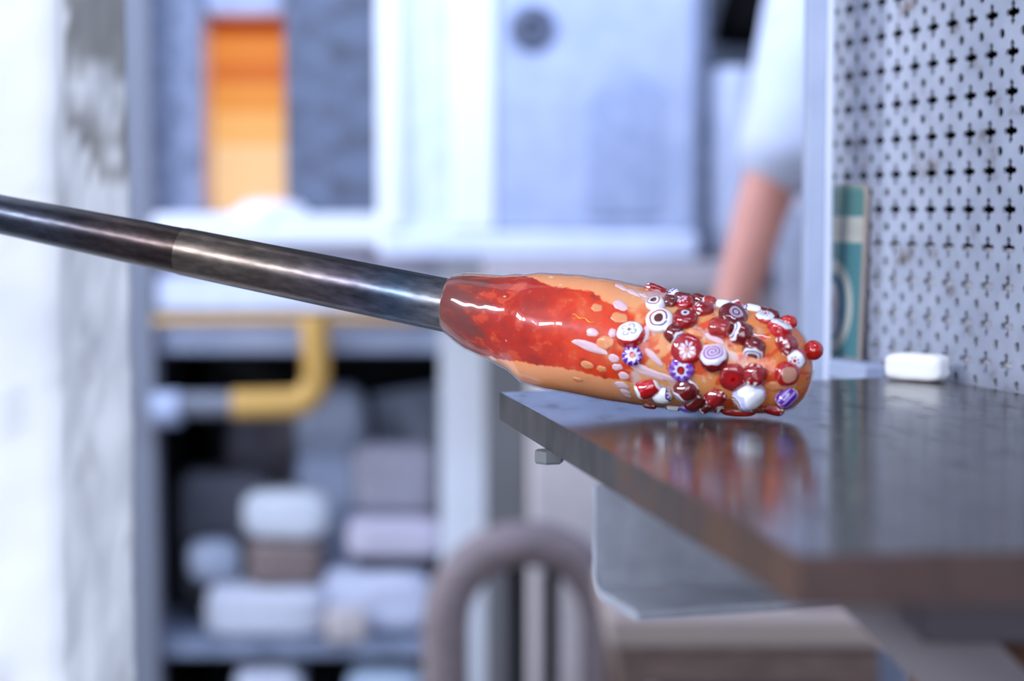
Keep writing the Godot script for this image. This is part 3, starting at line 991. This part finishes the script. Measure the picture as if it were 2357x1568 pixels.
func guard() -> void:
	var u := Vector3(-0.28559, 0, -0.95835)             # along the sheet, away from the viewer
	var n := Vector3(-0.95835, 0, 0.28559)              # out of its face
	var q := Vector3(0.261, 0, -0.93)
	var g := thing("perforated_guard", "tall steel guard of perforated sheet with cross-shaped holes beside the steel plate", "guard", q)
	var face := Basis(-u, Vector3.UP, n)                # local x towards the viewer, z out of the face
	var pitch := 0.0202
	# crosses stand at 15 mm + 20 mm steps along the sheet and at 1.0933 m - 20 mm steps in height
	var sheet := mottled([[0.0, g8(118, 104, 98)], [0.1, g8(150, 148, 156)], [0.25, g8(172, 178, 196)], [1.0, g8(190, 196, 214)]], 0.016, 51, Vector3.ONE * 7, 0.42, 0.35)
	var cols := 18
	var rows := 22
	var low := 1.0934 - pitch * 13
	var pf := obj("perforated_sheet", perforated(cols, rows, pitch, 0.0013), sheet, g)
	pf.basis = face
	pf.position = u * (0.0152 + 10 * pitch) + Vector3(0, low, 0)
	# lower backing sheet close behind, dark housing behind it all
	var back := obj("backing_sheet", box(Vector3(0.32, 0.20, 0.001), 0.0), paint(g8(206, 204, 208), 0.35, 0.6), g)
	back.basis = face
	back.position = u * 0.06 - n * 0.0028 + Vector3(0, 0.872, 0)
	var st := begin()
	add_box(st, Vector3(0.36, 0.476, 0.004), Vector3(0, 0, -0.12))
	add_box(st, Vector3(0.36, 0.004, 0.11), Vector3(0, -0.238, -0.063))
	add_box(st, Vector3(0.36, 0.004, 0.11), Vector3(0, 0.238, -0.063))
	for s in [-0.18, 0.18]: add_box(st, Vector3(0.004, 0.476, 0.11), Vector3(s, 0, -0.063))
	var hs := obj("housing", done(st), M.black, g)
	hs.basis = face
	hs.position = u * 0.052 + Vector3(0, 1.04, 0)
	obj("support_column", slab(0.40, 0.46, 0.0, 0.802, -0.86, -0.80, 0.004), M.grey, g, -q)
	obj("support_arm", slab(0.27, 0.46, 0.775, 0.80, -0.93, -0.88, 0.003), M.grey, g, -q)
	# end post: flat face and a bright folded lip
	obj("post", slab(0.1770, 0.1885, 0.885, 1.29, -1.118, -1.10, 0.001), M.pale, g, -q)
	obj("post_lip", slab(0.1882, 0.1925, 0.885, 1.29, -1.122, -1.096, 0.0012), M.white_steel, g, -q)
	var rail := obj("bottom_rail", box(Vector3(0.11, 0.012, 0.016), 0.002), M.pale, g)
	rail.basis = face
	rail.position = u * 0.19 + n * 0.012 + Vector3(0, 0.8965, 0)

	# small printed tin leaning on the sheet
	var w := 128
	var h := 192
	var im := Image.create(w, h, false, Image.FORMAT_RGB8)
	for x in w:
		for y in h:
			var X := (x + 0.5) / w * 76.0 - 38.0
			var Y := 105.0 - (y + 0.5) / h * 105.0
			var c := g8(80, 132, 138) if Y < 88 else g8(88, 132, 128)
			if Y > 102: c = g8(120, 150, 140)
			if Y > 70.0 and Y < 86.0:
				c = g8(192, 190, 180)
				if Y > 74 and Y < 82 and fposmod(X + 2.0, 6.0) < 2.2: c = g8(168, 168, 162)
			var r := Vector2(X, Y - 30.0).length()
			if r < 29.0: c = g8(190, 190, 182)
			if r < 21.0:
				c = g8(66, 112, 134)
				var k := Vector2((X - 1.0) / 0.8, Y - 32.0).length()
				if k < 13.0: c = g8(196, 190, 198)
				if Vector2(X - 4, Y - 20.0).length() < 8.0: c = g8(192, 186, 194)
				if absf(X - 1.0) < 3.4 and absf(Y - 31.0) < 4.0: c = g8(188, 140, 146)
			im.set_pixel(x, y, c)
	var pm := paint(Color.WHITE, 0.4)
	pm.albedo_texture = ImageTexture.create_from_image(im)
	var tin := thing("printed_tin", "small green tin with cream band and round emblem leaning on the perforated sheet", "tin", q + u * 0.2035 + n * 0.0075 + Vector3(0, 0.9028, 0))
	tin.basis = face * Basis(Vector3.RIGHT, deg_to_rad(-2.0))
	var ol := PackedVector2Array([Vector2(-0.038, 0), Vector2(0.038, 0)])
	for i in 6: ol.append(Vector2(0.030 + 0.008 * cos(PI / 2 * i / 5.0), 0.097 + 0.008 * sin(PI / 2 * i / 5.0)))
	for i in 6: ol.append(Vector2(-0.030 - 0.008 * sin(PI / 2 * i / 5.0), 0.097 + 0.008 * cos(PI / 2 * i / 5.0)))
	obj("tin_body", extrude(ol, 0.0026), paint(g8(176, 160, 150), 0.45), tin, Vector3(0, 0, -0.0026))
	var fs := begin()
	var ix := Geometry2D.triangulate_polygon(ol)
	for t in range(0, ix.size(), 3):
		var v := [ol[ix[t]], ol[ix[t + 1]], ol[ix[t + 2]]]
		var ccw: bool = (v[1] - v[0]).cross(v[2] - v[0]) > 0
		for p in ([v[0], v[2], v[1]] if ccw else v):
			fs.set_uv(Vector2(p.x / 0.076 + 0.5, 1.0 - p.y / 0.105))
			fs.add_vertex(Vector3(p.x * 0.985, 0.0008 + p.y * 0.985, 0.0002))
	obj("printed_face", done(fs), pm, tin)

	# piece of white chalk
	var chalk := thing("chalk_block", "short block of white chalk lying on the plate at the foot of the perforated sheet", "chalk", Vector3(0.2192, 0.9074, -0.984), deg_to_rad(-40.0))
	obj("chalk", lump(Vector3(0.0335, 0.0148, 0.017), 5.0, 0.05, 5), paint(g8(250, 250, 252), 0.85), chalk)

# ---------------------------------------------------------------- furnace
func hot(c: Color, e: float) -> StandardMaterial3D:
	var m := paint(c.darkened(0.6), 0.9)
	m.emission_enabled = true
	m.emission = c
	m.emission_energy_multiplier = e
	return m

func furnace() -> void:
	var f := thing("glass_furnace", "pale glass furnace with a tall glowing orange opening between grey jambs", "furnace", Vector3(-0.4, 0.76, -3.0))
	var o := -Vector3(-0.4, 0.76, -3.0)
	obj("jamb", slab(-0.615, -0.505, 0.985, 1.40, -3.35, -3.0, 0.006), M.mid_grey, f, o)
	obj("jamb", slab(-0.372, -0.10, 0.985, 1.40, -3.35, -3.0, 0.006), M.dark_grey, f, o)
	obj("lintel", slab(-0.505, -0.372, 1.312, 1.40, -3.30, -3.02, 0.006), M.pale, f, o)
	obj("back_wall", slab(-0.615, -0.10, 0.76, 1.40, -3.7, -3.36, 0.004), M.grey, f, o)
	obj("unseen_canopy", slab(-0.66, -0.06, 1.402, 2.4, -3.6, -2.95, 0.02), M.soot, f, o)  # out of view, placed to darken what the plate reflects
	obj("sill", slab(-0.578, -0.203, 0.932, 0.985, -3.30, -2.93, 0.008), M.white, f, o)
	obj("fibre_heap", lump(Vector3(0.12, 0.05, 0.10), 2.4, 0.2, 3), M.white, f, Vector3(-0.392, 0.983, -2.975) + o)
	# bricks glowing inside the chamber, hotter below
	var y := 0.987
	var chamber := obj("chamber", slab(-0.508, -0.370, 0.9855, 1.3125, -3.36, -3.342, 0.002), M.soot, f, o)
	for row in [[0.115, g8(252, 208, 156), 1.0], [0.055, g8(250, 186, 112), 1.0], [0.05, g8(244, 158, 74), 0.95], [0.03, g8(226, 120, 52), 0.9], [0.05, g8(238, 142, 60), 0.95], [0.02, g8(190, 74, 22), 0.8]]:
		obj("glowing_brick", slab(-0.506, -0.372, y, y + row[0] - 0.001, -3.34, -3.10, 0.003), hot(row[1], row[2] * 0.92), chamber)
		y += row[0]
	area(f, Vector3(-0.438, 1.15, -3.09) + o, Vector3(0, 0, 1), Vector2(0.12, 0.30), 0.04, Color(1.0, 0.62, 0.25))
	for i in 4:
		obj("brick", slab(-0.578 + 0.116 * i, -0.465 + 0.116 * i, 0.885, 0.931, -3.2, -2.985, 0.004), M["brick_%d" % (i % 2)] if M.has("brick_0") else paint(g8(186, 180, 194), 0.85), f, o)
	obj("hearth_slab", slab(-0.578, -0.118, 0.826, 0.884, -3.3, -2.95, 0.006), M.white_steel, f, o)
	obj("corner_post", slab(-0.632, -0.580, 0.757, 1.40, -2.997, -2.94, 0.0), M.grey, f, o)
	obj("corner_post", slab(-0.117, -0.044, 0.757, 0.916, -3.02, -2.95, 0.0), M.white, f, o)
	obj("beam", slab(-0.58, -0.117, 0.758, 0.802, -3.5, -2.975, 0.004), M.pale, f, o)
	obj("base_slab", slab(-0.578, -0.118, 0.803, 0.825, -3.3, -2.99, 0.003), paint(g8(176, 168, 170), 0.8), f, o)

	var p := thing("gas_pipe", "yellow gas pipe dropping in front of the dark shelf under the furnace", "pipe", Vector3(-0.32, 0.74, -2.93))
	var po := -Vector3(-0.32, 0.74, -2.93)
	var yellow := paint(g8(204, 160, 82), 0.5)
	obj("supply_run", tube([Vector3(-0.578, 0.813, -2.94) + po, Vector3(-0.15, 0.816, -2.94) + po], [0.008]), yellow, p)
	var bend := [Vector3(-0.3165, 0.822, -2.93) + po, Vector3(-0.3165, 0.72, -2.93) + po]
	for i in 9:
		var a := PI / 2 * i / 8.0
		bend.append(Vector3(-0.3165 - 0.04 + 0.04 * cos(a), 0.72 - 0.04 * sin(a), -2.93) + po)
	bend.append(Vector3(-0.45, 0.678, -2.93) + po)
	obj("drop_pipe", tube(bend, [0.0235]), yellow, p)
	obj("grey_pipe", tube([Vector3(-0.44, 0.678, -2.93) + po, Vector3(-0.577, 0.678, -2.93) + po], [0.02]), M.grey, p)
	obj("valve_cap", tube([Vector3(-0.535, 0.672, -2.925) + po, Vector3(-0.577, 0.672, -2.925) + po], [0.028]), M.pale, p)

	# stand with shelves below the furnace
	var s := thing("furnace_stand", "steel stand under the furnace with grey and white uprights and shelves of bricks", "stand", Vector3(-0.35, 0.0, -3.1))
	var so := -Vector3(-0.35, 0.0, -3.1)
	obj("upright", slab(-0.632, -0.580, 0, 0.757, -2.997, -2.94, 0.0), M.grey, s, so)
	obj("upright", slab(-0.117, -0.044, 0, 0.757, -3.02, -2.95, 0.0), M.white, s, so)
	for x in [-0.632, -0.117]: obj("upright", slab(x, x + 0.05, 0, 0.76, -3.55, -3.50, 0.004), M.grey, s, so)
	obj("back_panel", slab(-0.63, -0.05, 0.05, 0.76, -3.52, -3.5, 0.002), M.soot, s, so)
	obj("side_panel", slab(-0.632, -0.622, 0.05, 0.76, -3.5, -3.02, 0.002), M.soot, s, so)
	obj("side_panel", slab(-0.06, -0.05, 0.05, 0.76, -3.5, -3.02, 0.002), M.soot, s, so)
	obj("shelf_board", slab(-0.62, -0.06, 0.253, 0.279, -3.48, -2.97, 0.003), M.mid_grey, s, so)
	obj("shelf_board", slab(-0.62, -0.06, 0.03, 0.05, -3.48, -2.97, 0.003), M.mid_grey, s, so)

func brick(called: String, label: String, size: Vector3, at: Vector3, turn: Vector3, c: Color, sd: int, power := 6.0, group := "") -> void:
	var o := obj(called, lump(size, power, 0.06, sd), mottled([[0.0, c.darkened(0.14)], [1.0, c.lightened(0.06)]], 0.03, sd, Vector3.ONE * 9, 0.85), null, at, turn)
	tag(o, label, "brick" if "brick" in called else "slab" if "slab" in called else "block" if "block" in called else "bar" if "bar" in called else "box", "bricks, blocks and slabs kept on the shelves" if "bar" not in called else group)

# everything lying on the shelf of the stand
func store() -> void:
	var base := 0.279
	brick("white_slab", "long white refractory slab lying on the left of the shelf", Vector3(0.20, 0.085, 0.16), Vector3(-0.415, base + 0.042, -3.06), Vector3(0, 0.05, 0), g8(222, 226, 240), 61)
	brick("white_slab", "broad white refractory slab lying on the right of the shelf", Vector3(0.19, 0.11, 0.18), Vector3(-0.225, base + 0.055, -3.10), Vector3(0, -0.1, 0), g8(212, 218, 240), 62)
	brick("small_block", "small beige block at the front edge of the shelf between the white slabs", Vector3(0.066, 0.055, 0.05), Vector3(-0.275, base + 0.0275, -2.985), Vector3(0, 0.2, 0), g8(214, 204, 202), 63)
	brick("brown_brick", "brown-grey brick on top of the left white slab", Vector3(0.125, 0.075, 0.11), Vector3(-0.385, base + 0.085 + 0.037, -3.06), Vector3(0, 0.12, 0), g8(140, 122, 118), 64)
	brick("pale_block", "rounded pale grey block at the left end of the white slab", Vector3(0.09, 0.07, 0.10), Vector3(-0.506, base + 0.083 + 0.035, -3.07), Vector3(0, 0.3, 0), g8(168, 178, 198), 65, 3.0)
	brick("white_brick", "bright white brick lying on the brown-grey brick", Vector3(0.145, 0.085, 0.09), Vector3(-0.378, base + 0.16 + 0.042, -3.05), Vector3(0, -0.06, 0), g8(228, 234, 244), 66, 3.6)
	brick("shadow_bar", "thin dark bar standing in for the shadow line between the lilac brick and the white slab", Vector3(0.14, 0.022, 0.12), Vector3(-0.195, base + 0.11 + 0.011, -3.08), Vector3.ZERO, g8(58, 58, 74), 67)  # dark bar in place of the shadow under the lilac brick
	brick("lilac_brick", "pale lilac brick on the right, above the dark bar", Vector3(0.16, 0.066, 0.12), Vector3(-0.198, base + 0.132 + 0.033, -3.06), Vector3(0, 0.04, 0), g8(214, 208, 226), 68)
	brick("grey_brick", "wide grey-lilac brick topmost of the right stack", Vector3(0.155, 0.12, 0.13), Vector3(-0.193, base + 0.198 + 0.06, -3.10), Vector3(0, -0.05, 0), g8(168, 166, 180), 69, 5.0)
	brick("dark_block", "big dark grey block at the back left of the shelf", Vector3(0.17, 0.25, 0.14), Vector3(-0.515, base + 0.125, -3.26), Vector3(0, 0.1, 0), g8(108, 108, 118), 70)
	brick("mauve_block", "grey-mauve sloping block behind the bright white brick", Vector3(0.20, 0.33, 0.13), Vector3(-0.44, base + 0.165, -3.425), Vector3(0, 0.15, 0), g8(150, 146, 158), 71)
	brick("pale_box", "large pale blue-grey block standing at the back under the pipe bend", Vector3(0.135, 0.40, 0.12), Vector3(-0.318, base + 0.20, -3.23), Vector3(0, 0.1, 0), g8(178, 190, 216), 72, 5.0)
	var panel := obj("leaning_panel", box(Vector3(0.14, 0.37, 0.012), 0.002), M.pale, null, Vector3(-0.16, base + 0.205, -3.30), Vector3(-0.12, 0, 0.16))
	tag(panel, "pale grey sheet panel leaning at the right back of the shelf", "panel")
	# lower shelf
	brick("white_block", "white block on the bottom shelf at the left", Vector3(0.12, 0.18, 0.15), Vector3(-0.41, 0.05 + 0.09, -3.05), Vector3(0, 0.1, 0), g8(216, 222, 240), 73)
	brick("blue_block", "pale blue block on the bottom shelf at the right", Vector3(0.13, 0.18, 0.15), Vector3(-0.21, 0.05 + 0.09, -3.05), Vector3(0, -0.1, 0), g8(182, 202, 226), 74)

# ---------------------------------------------------------------- other background
func backdrop() -> void:
	# rough plastered pillar on the left
	var st := begin(false)
	var no := FastNoiseLite.new()
	no.seed = 81
	no.frequency = 14.0
	no.fractal_octaves = 4
	var rows := []
	var col := []
	for i in 285:
		var y := 3.4 * i / 284.0
		var row := PackedVector3Array()
		for j in 74:
			var p := Vector3.ZERO
			var d := Vector3.ZERO
			if j < 44:
				p = Vector3(-1.0 + 0.683 * j / 44.0, y, -1.27)
				d = Vector3(0, 0, 1)
			elif j < 66:
				p = Vector3(-0.317 + 0.0435 * (j - 44) / 21.0, y, -1.27 - 0.036 * (j - 44) / 21.0)
				d = Vector3(0.65, 0, 0.76)
			else:
				p = Vector3(-0.30 - 0.70 * (j - 66) / 7.0, y, -1.38)
				d = Vector3(0, 0, -1)
			if j >= 43 and j <= 45: d = Vector3(0.7, 0, 0.7)
			row.append(p + d * (0.005 * no.get_noise_3dv(p * 1.2) + 0.0012 * no.get_noise_3dv(p * 3.0)))
		rows.append(row)
	var nn := FastNoiseLite.new()
	nn.seed = 83
	nn.frequency = 16.0
	nn.fractal_octaves = 4
	for i in rows.size() - 1:
		for j in 73:
			for e in [[i, j], [i, j + 1], [i + 1, j + 1], [i, j], [i + 1, j + 1], [i + 1, j]]:
				var p: Vector3 = rows[e[0]][e[1]]
				var k := nn.get_noise_3d(p.x, p.y * 0.7, p.z)
				# bare old render where the whitewash has come off the upper side
				var bare := smoothstep(-0.5, -0.12, k) if p.y > 1.03 + 0.1 * k and p.z < -1.276 else smoothstep(0.3, 0.42, k) * 0.3
				var c := Color(0.84, 0.85, 0.87).lerp(Color(0.33, 0.325, 0.315), bare)
				st.set_color(c)
				st.add_vertex(p)
	var pm := paint(Color.WHITE, 0.9)
	pm.vertex_color_use_as_albedo = true
	var pil := struct("pillar", done(st), pm, "rough whitewashed pillar with bare grey patches left of the furnace")
	pil.set_meta("category", "pillar")

	# white cabinet with a round peephole, on a pale brick ledge
	var c := thing("white_cabinet", "white and blue-grey steel cabinet with a round peephole and an arched hatch", "cabinet", Vector3(0.04, 0.917, -2.8))
	var o := -Vector3(0.04, 0.917, -2.8)
	obj("body", slab(-0.20, 0.275, 0.925, 1.40, -2.995, -2.72, 0.006), M.white_steel, c, o)
	obj("front_panel", slab(-0.022, 0.268, 0.962, 1.395, -2.72, -2.70, 0.004), M.panel if M.has("panel") else M.pale, c, o)
	obj("stile", slab(-0.198, -0.160, 0.962, 1.395, -2.72, -2.695, 0.006), M.white, c, o)
	obj("stile", slab(-0.090, -0.024, 0.962, 1.395, -2.72, -2.695, 0.006), M.white, c, o)
	obj("bottom_lip", slab(-0.195, 0.275, 0.918, 0.96, -2.76, -2.68, 0.008), M.white_steel, c, o)
	var ring := TorusMesh.new()
	ring.inner_radius = 0.014
	ring.outer_radius = 0.034
	obj("peephole_ring", ring, M.dark_grey, c, Vector3(0.03, 1.257, -2.698) + o, Vector3(PI / 2, 0, 0))
	obj("peephole", lathe([Vector2(0, 0.008), Vector2(0.015, 0.008), Vector2(0.015, 0)], 24), M.dark_grey, c, Vector3(0.03, 1.257, -2.698) + o, Vector3(PI / 2, 0, 0))
	var arch := PackedVector2Array([Vector2(0.112, 0.985), Vector2(0.215, 0.985), Vector2(0.215, 1.14)])
	for i in 13: arch.append(Vector2(0.1635 + 0.0515 * cos(PI * i / 12.0), 1.14 + 0.0515 * sin(PI * i / 12.0)))
	obj("arched_hatch", extrude(arch, 0.008), mottled([[0.0, g8(140, 152, 180)], [1.0, g8(168, 180, 208)]], 0.02, 88, Vector3.ONE * 4, 0.55), c, Vector3(0, 0, -2.701) + o)
	obj("side_panel", slab(0.275, 0.292, 0.93, 1.39, -2.99, -2.74, 0.003), M.mid_grey, c, o)

	var l := thing("brick_ledge", "pale lilac-beige masonry ledge carrying the white cabinet", "ledge", Vector3(0.05, 0, -2.9))
	var lo := -Vector3(0.05, 0, -2.9)
	obj("ledge_top", slab(-0.042, 0.36, 0.868, 0.917, -3.1, -2.66, 0.006), mottled([[0.0, g8(170, 160, 160)], [1.0, g8(196, 186, 190)]], 0.03, 91, Vector3.ONE * 5, 0.85), l, lo)
	obj("pier", slab(0.026, 0.40, 0.0, 0.868, -3.1, -2.72, 0.006), mottled([[0.0, g8(196, 186, 182)], [1.0, g8(214, 204, 204)]], 0.03, 92, Vector3.ONE * 5, 0.85), l, lo)
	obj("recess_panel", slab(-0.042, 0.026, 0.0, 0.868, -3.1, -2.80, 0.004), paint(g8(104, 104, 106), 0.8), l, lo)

	# black bell-shaped hood over a pale canister
	var h := thing("black_hood", "black bell-shaped hood hanging at the top beside the white cabinet", "hood", Vector3(0.408, 1.249, -2.82))
	obj("bell", lathe([Vector2(0.03, 0.16), Vector2(0.058, 0.13), Vector2(0.075, 0.09), Vector2(0.092, 0.045), Vector2(0.10, 0.0), Vector2(0.094, 0.002), Vector2(0.07, 0.07), Vector2(0.0, 0.09)], 40), M.black, h)
	obj("flue", tube([Vector3(0, 0.15, 0), Vector3(0, 2.151, 0)], [0.03]), M.black, h)
	var k := thing("pale_canister", "pale blue-grey metal canister standing under the black hood", "canister", Vector3(0.332, 0.918, -2.78))
	obj("can_body", lathe([Vector2(0, 0.29), Vector2(0.03, 0.288), Vector2(0.037, 0.27), Vector2(0.037, 0.06), Vector2(0.03, 0.0), Vector2(0, 0)], 28), M.white_steel, k)

	# low chair with an arched slatted back
	var ch := thing("low_chair", "weathered brown low chair with an arched slatted back below the steel plate", "chair", Vector3(0.017, 0.0, -2.4), 0.12)
	var wood := mottled([[0.0, g8(112, 100, 100)], [1.0, g8(152, 136, 138)]], 0.02, 95, Vector3(3, 12, 3), 0.75)
	var path := [Vector3(-0.106, 0.24, 0), Vector3(-0.106, 0.44, 0)]
	for i in 13: path.append(Vector3(-0.106 * cos(PI * i / 12.0), 0.446 + 0.104 * sin(PI * i / 12.0), 0))
	path.append(Vector3(0.106, 0.24, 0))
	obj("back_frame", tube(path, [0.031], 16), wood, ch)
	for x in [-0.012, 0.035]: obj("back_slat", slab(x - 0.011, x + 0.011, 0.26, 0.535, -0.006, 0.006, 0.002), M.soot, ch)
	obj("seat", slab(-0.125, 0.125, 0.235, 0.262, -0.22, 0.02, 0.008), wood, ch)
	for x in [-0.11, 0.11]:
		for z in [0.0, -0.2]: obj("leg", tube([Vector3(x, 0.0, z), Vector3(x * 0.95, 0.24, z)], [0.013, 0.017], 12), wood, ch)

	# beige-topped low crate further right
	var cr := thing("low_bench", "low brown wooden bench with a beige top under the steel plate", "bench", Vector3(0.25, 0, -2.1))
	var co := -Vector3(0.25, 0, -2.1)
	obj("bench_top", slab(0.105, 0.42, 0.51, 0.545, -2.28, -1.98, 0.005), paint(g8(168, 152, 144), 0.75), cr, co)
	var brown := mottled([[0.0, g8(96, 80, 74)], [1.0, g8(128, 108, 98)]], 0.02, 97, Vector3(3, 12, 3), 0.8)
	obj("apron", slab(0.115, 0.41, 0.462, 0.51, -2.26, -2.0, 0.004), brown, cr, co)
	for x in [0.115, 0.375]:
		for z in [-2.26, -2.035]: obj("leg", slab(x, x + 0.035, 0, 0.465, z, z + 0.035, 0.003), brown, cr, co)
	var bin := thing("dark_bin", "dark navy box standing under the low wooden bench", "box", Vector3(0.262, 0, -2.14))
	obj("bin_body", slab(-0.085, 0.085, 0.0, 0.45, -0.07, 0.07, 0.006), paint(g8(40, 48, 66), 0.6), bin)
	obj("bin_rim", slab(-0.09, 0.09, 0.43, 0.455, -0.075, 0.075, 0.004), paint(g8(34, 40, 54), 0.6), bin)

# ---------------------------------------------------------------- the person in the background
func person() -> void:
	var p := thing("person", "person in a loose white shirt and grey trousers, bare forearm hanging, standing behind the guard", "person", Vector3(0.513, 0, -2.46), deg_to_rad(45.0))
	var skin_m := paint(g8(206, 142, 126), 0.55)
	skin_m.subsurf_scatter_enabled = true
	skin_m.subsurf_scatter_strength = 0.15
	var V := func(x, y, z): return Vector3(x, y, z)
	var bones := [
		[V.call(0, 0.98, 0), V.call(0, 1.15, -0.01), 0.115, 0.105], [V.call(0, 1.15, -0.01), V.call(0, 1.34, 0), 0.105, 0.12],
		[V.call(-0.1, 1.38, 0), V.call(0.1, 1.38, 0), 0.075, 0.075], [V.call(0, 1.40, 0), V.call(0, 1.53, -0.02), 0.06, 0.052]]
	for s in [-1.0, 1.0]:
		bones.append([V.call(s * 0.14, 1.385, 0), V.call(s * 0.27, 1.09, 0.02), 0.050, 0.039])
		bones.append([V.call(s * 0.27, 1.09, 0.02), V.call(s * 0.33, 0.85, -0.02), 0.038, 0.026])
		bones.append([V.call(s * 0.09, 0.95, 0), V.call(s * 0.10, 0.50, 0), 0.088, 0.058])
		bones.append([V.call(s * 0.10, 0.50, 0), V.call(s * 0.105, 0.09, 0.02), 0.056, 0.037])
		bones.append([V.call(s * 0.105, 0.06, 0.03), V.call(s * 0.12, 0.035, -0.14), 0.036, 0.028])
	var st := begin(false)
	st.append_from(nets(bones, 0.014, 0.03), 0, Transform3D())
	# head: skull, jaw, nose, ears; it looks away towards the furnace
	var head := [
		[V.call(0, 1.64, -0.01), V.call(0, 1.65, 0.02), 0.078, 0.08], [V.call(0, 1.57, -0.06), V.call(0, 1.60, -0.03), 0.042, 0.06],
		[V.call(0, 1.625, -0.098), V.call(0, 1.60, -0.112), 0.010, 0.015], [V.call(0, 1.52, -0.02), V.call(0, 1.60, 0.0), 0.052, 0.055],
		[V.call(-0.018, 1.565, -0.098), V.call(0.018, 1.565, -0.098), 0.009, 0.009]]
	for s in [-1.0, 1.0]:
		head.append([V.call(s * 0.082, 1.635, 0.01), V.call(s * 0.084, 1.605, 0.005), 0.013, 0.009])
		head.append([V.call(s * 0.03, 1.645, -0.084), V.call(s * 0.034, 1.645, -0.082), 0.012, 0.012])
	st.append_from(nets(head, 0.006, 0.018), 0, Transform3D())
	for s in [-1.0, 1.0]:                                   # hands hang relaxed, palms inwards
		var w: Vector3 = V.call(s * 0.33, 0.855, -0.02)
		var hand := [[w, w + Vector3(s * 0.004, -0.05, -0.004), 0.025, 0.022]]
		for k in 2: hand.append([w + Vector3(0, -0.03, -0.012 + 0.024 * k), w + Vector3(s * 0.004, -0.088, -0.026 + 0.048 * k), 0.020, 0.013])
		for k in 4:
			var root := w + Vector3(s * 0.004, -0.085, -0.030 + 0.020 * k)
			var l: float = [0.066, 0.076, 0.071, 0.055][k]
			var a := root + Vector3(-s * 0.004, -l * 0.45, -0.003 + 0.002 * k)
			var b := a + Vector3(-s * 0.010, -l * 0.30, -0.002)
			var c := b + Vector3(-s * 0.012, -l * 0.22, 0)
			hand.append([root, a, 0.0098, 0.0090])
			hand.append([a, b, 0.0090, 0.0082])
			hand.append([b, c, 0.0082, 0.0068])
		var th := w + Vector3(0, -0.035, -0.030)
		hand.append([th, th + Vector3(-s * 0.012, -0.035, -0.022), 0.013, 0.0105])
		hand.append([th + Vector3(-s * 0.012, -0.035, -0.022), th + Vector3(-s * 0.018, -0.064, -0.024), 0.0105, 0.008])
		st.append_from(nets(hand, 0.004, 0.006), 0, Transform3D())
	obj("body", st.commit(), skin_m, p)
	var shirt := [
		[V.call(0, 1.05, 0), V.call(0, 1.15, -0.01), 0.142, 0.135], [V.call(0, 1.15, -0.01), V.call(0, 1.34, 0), 0.135, 0.14],
		[V.call(-0.06, 1.045, 0), V.call(-0.09, 1.34, 0), 0.12, 0.10], [V.call(0.06, 1.045, 0), V.call(0.09, 1.34, 0), 0.12, 0.10], [V.call(-0.12, 1.385, 0), V.call(0.12, 1.385, 0), 0.082, 0.082]]
	for s in [-1.0, 1.0]: shirt.append([V.call(s * 0.14, 1.385, 0), V.call(s * 0.268, 1.065, 0.02), 0.068, 0.060])
	obj("shirt", nets(shirt, 0.014, 0.03), mottled([[0.0, g8(178, 184, 204)], [1.0, g8(198, 203, 220)]], 0.02, 101, Vector3.ONE * 3, 0.9), p)
	var tr := [[V.call(-0.05, 0.94, 0), V.call(0.05, 0.94, 0), 0.125, 0.125]]
	for s in [-1.0, 1.0]:
		tr.append([V.call(s * 0.09, 0.92, 0), V.call(s * 0.10, 0.50, 0), 0.102, 0.076])
		tr.append([V.call(s * 0.10, 0.50, 0), V.call(s * 0.105, 0.10, 0.02), 0.076, 0.062])
	obj("trousers", nets(tr, 0.014, 0.02), mottled([[0.0, g8(130, 136, 156)], [1.0, g8(152, 158, 176)]], 0.02, 102, Vector3.ONE * 4, 0.9), p)
	for s in [-1.0, 1.0]: obj("shoe", nets([[V.call(s * 0.105, 0.045, 0.05), V.call(s * 0.12, 0.04, -0.15), 0.045, 0.04]], 0.01, 0.01), M.soot, p)
	obj("hair", nets([[V.call(0, 1.66, 0.012), V.call(0, 1.68, -0.01), 0.088, 0.082], [V.call(0, 1.60, 0.045), V.call(0, 1.66, 0.03), 0.058, 0.07]], 0.008, 0.02), paint(g8(66, 50, 42), 0.7), p)
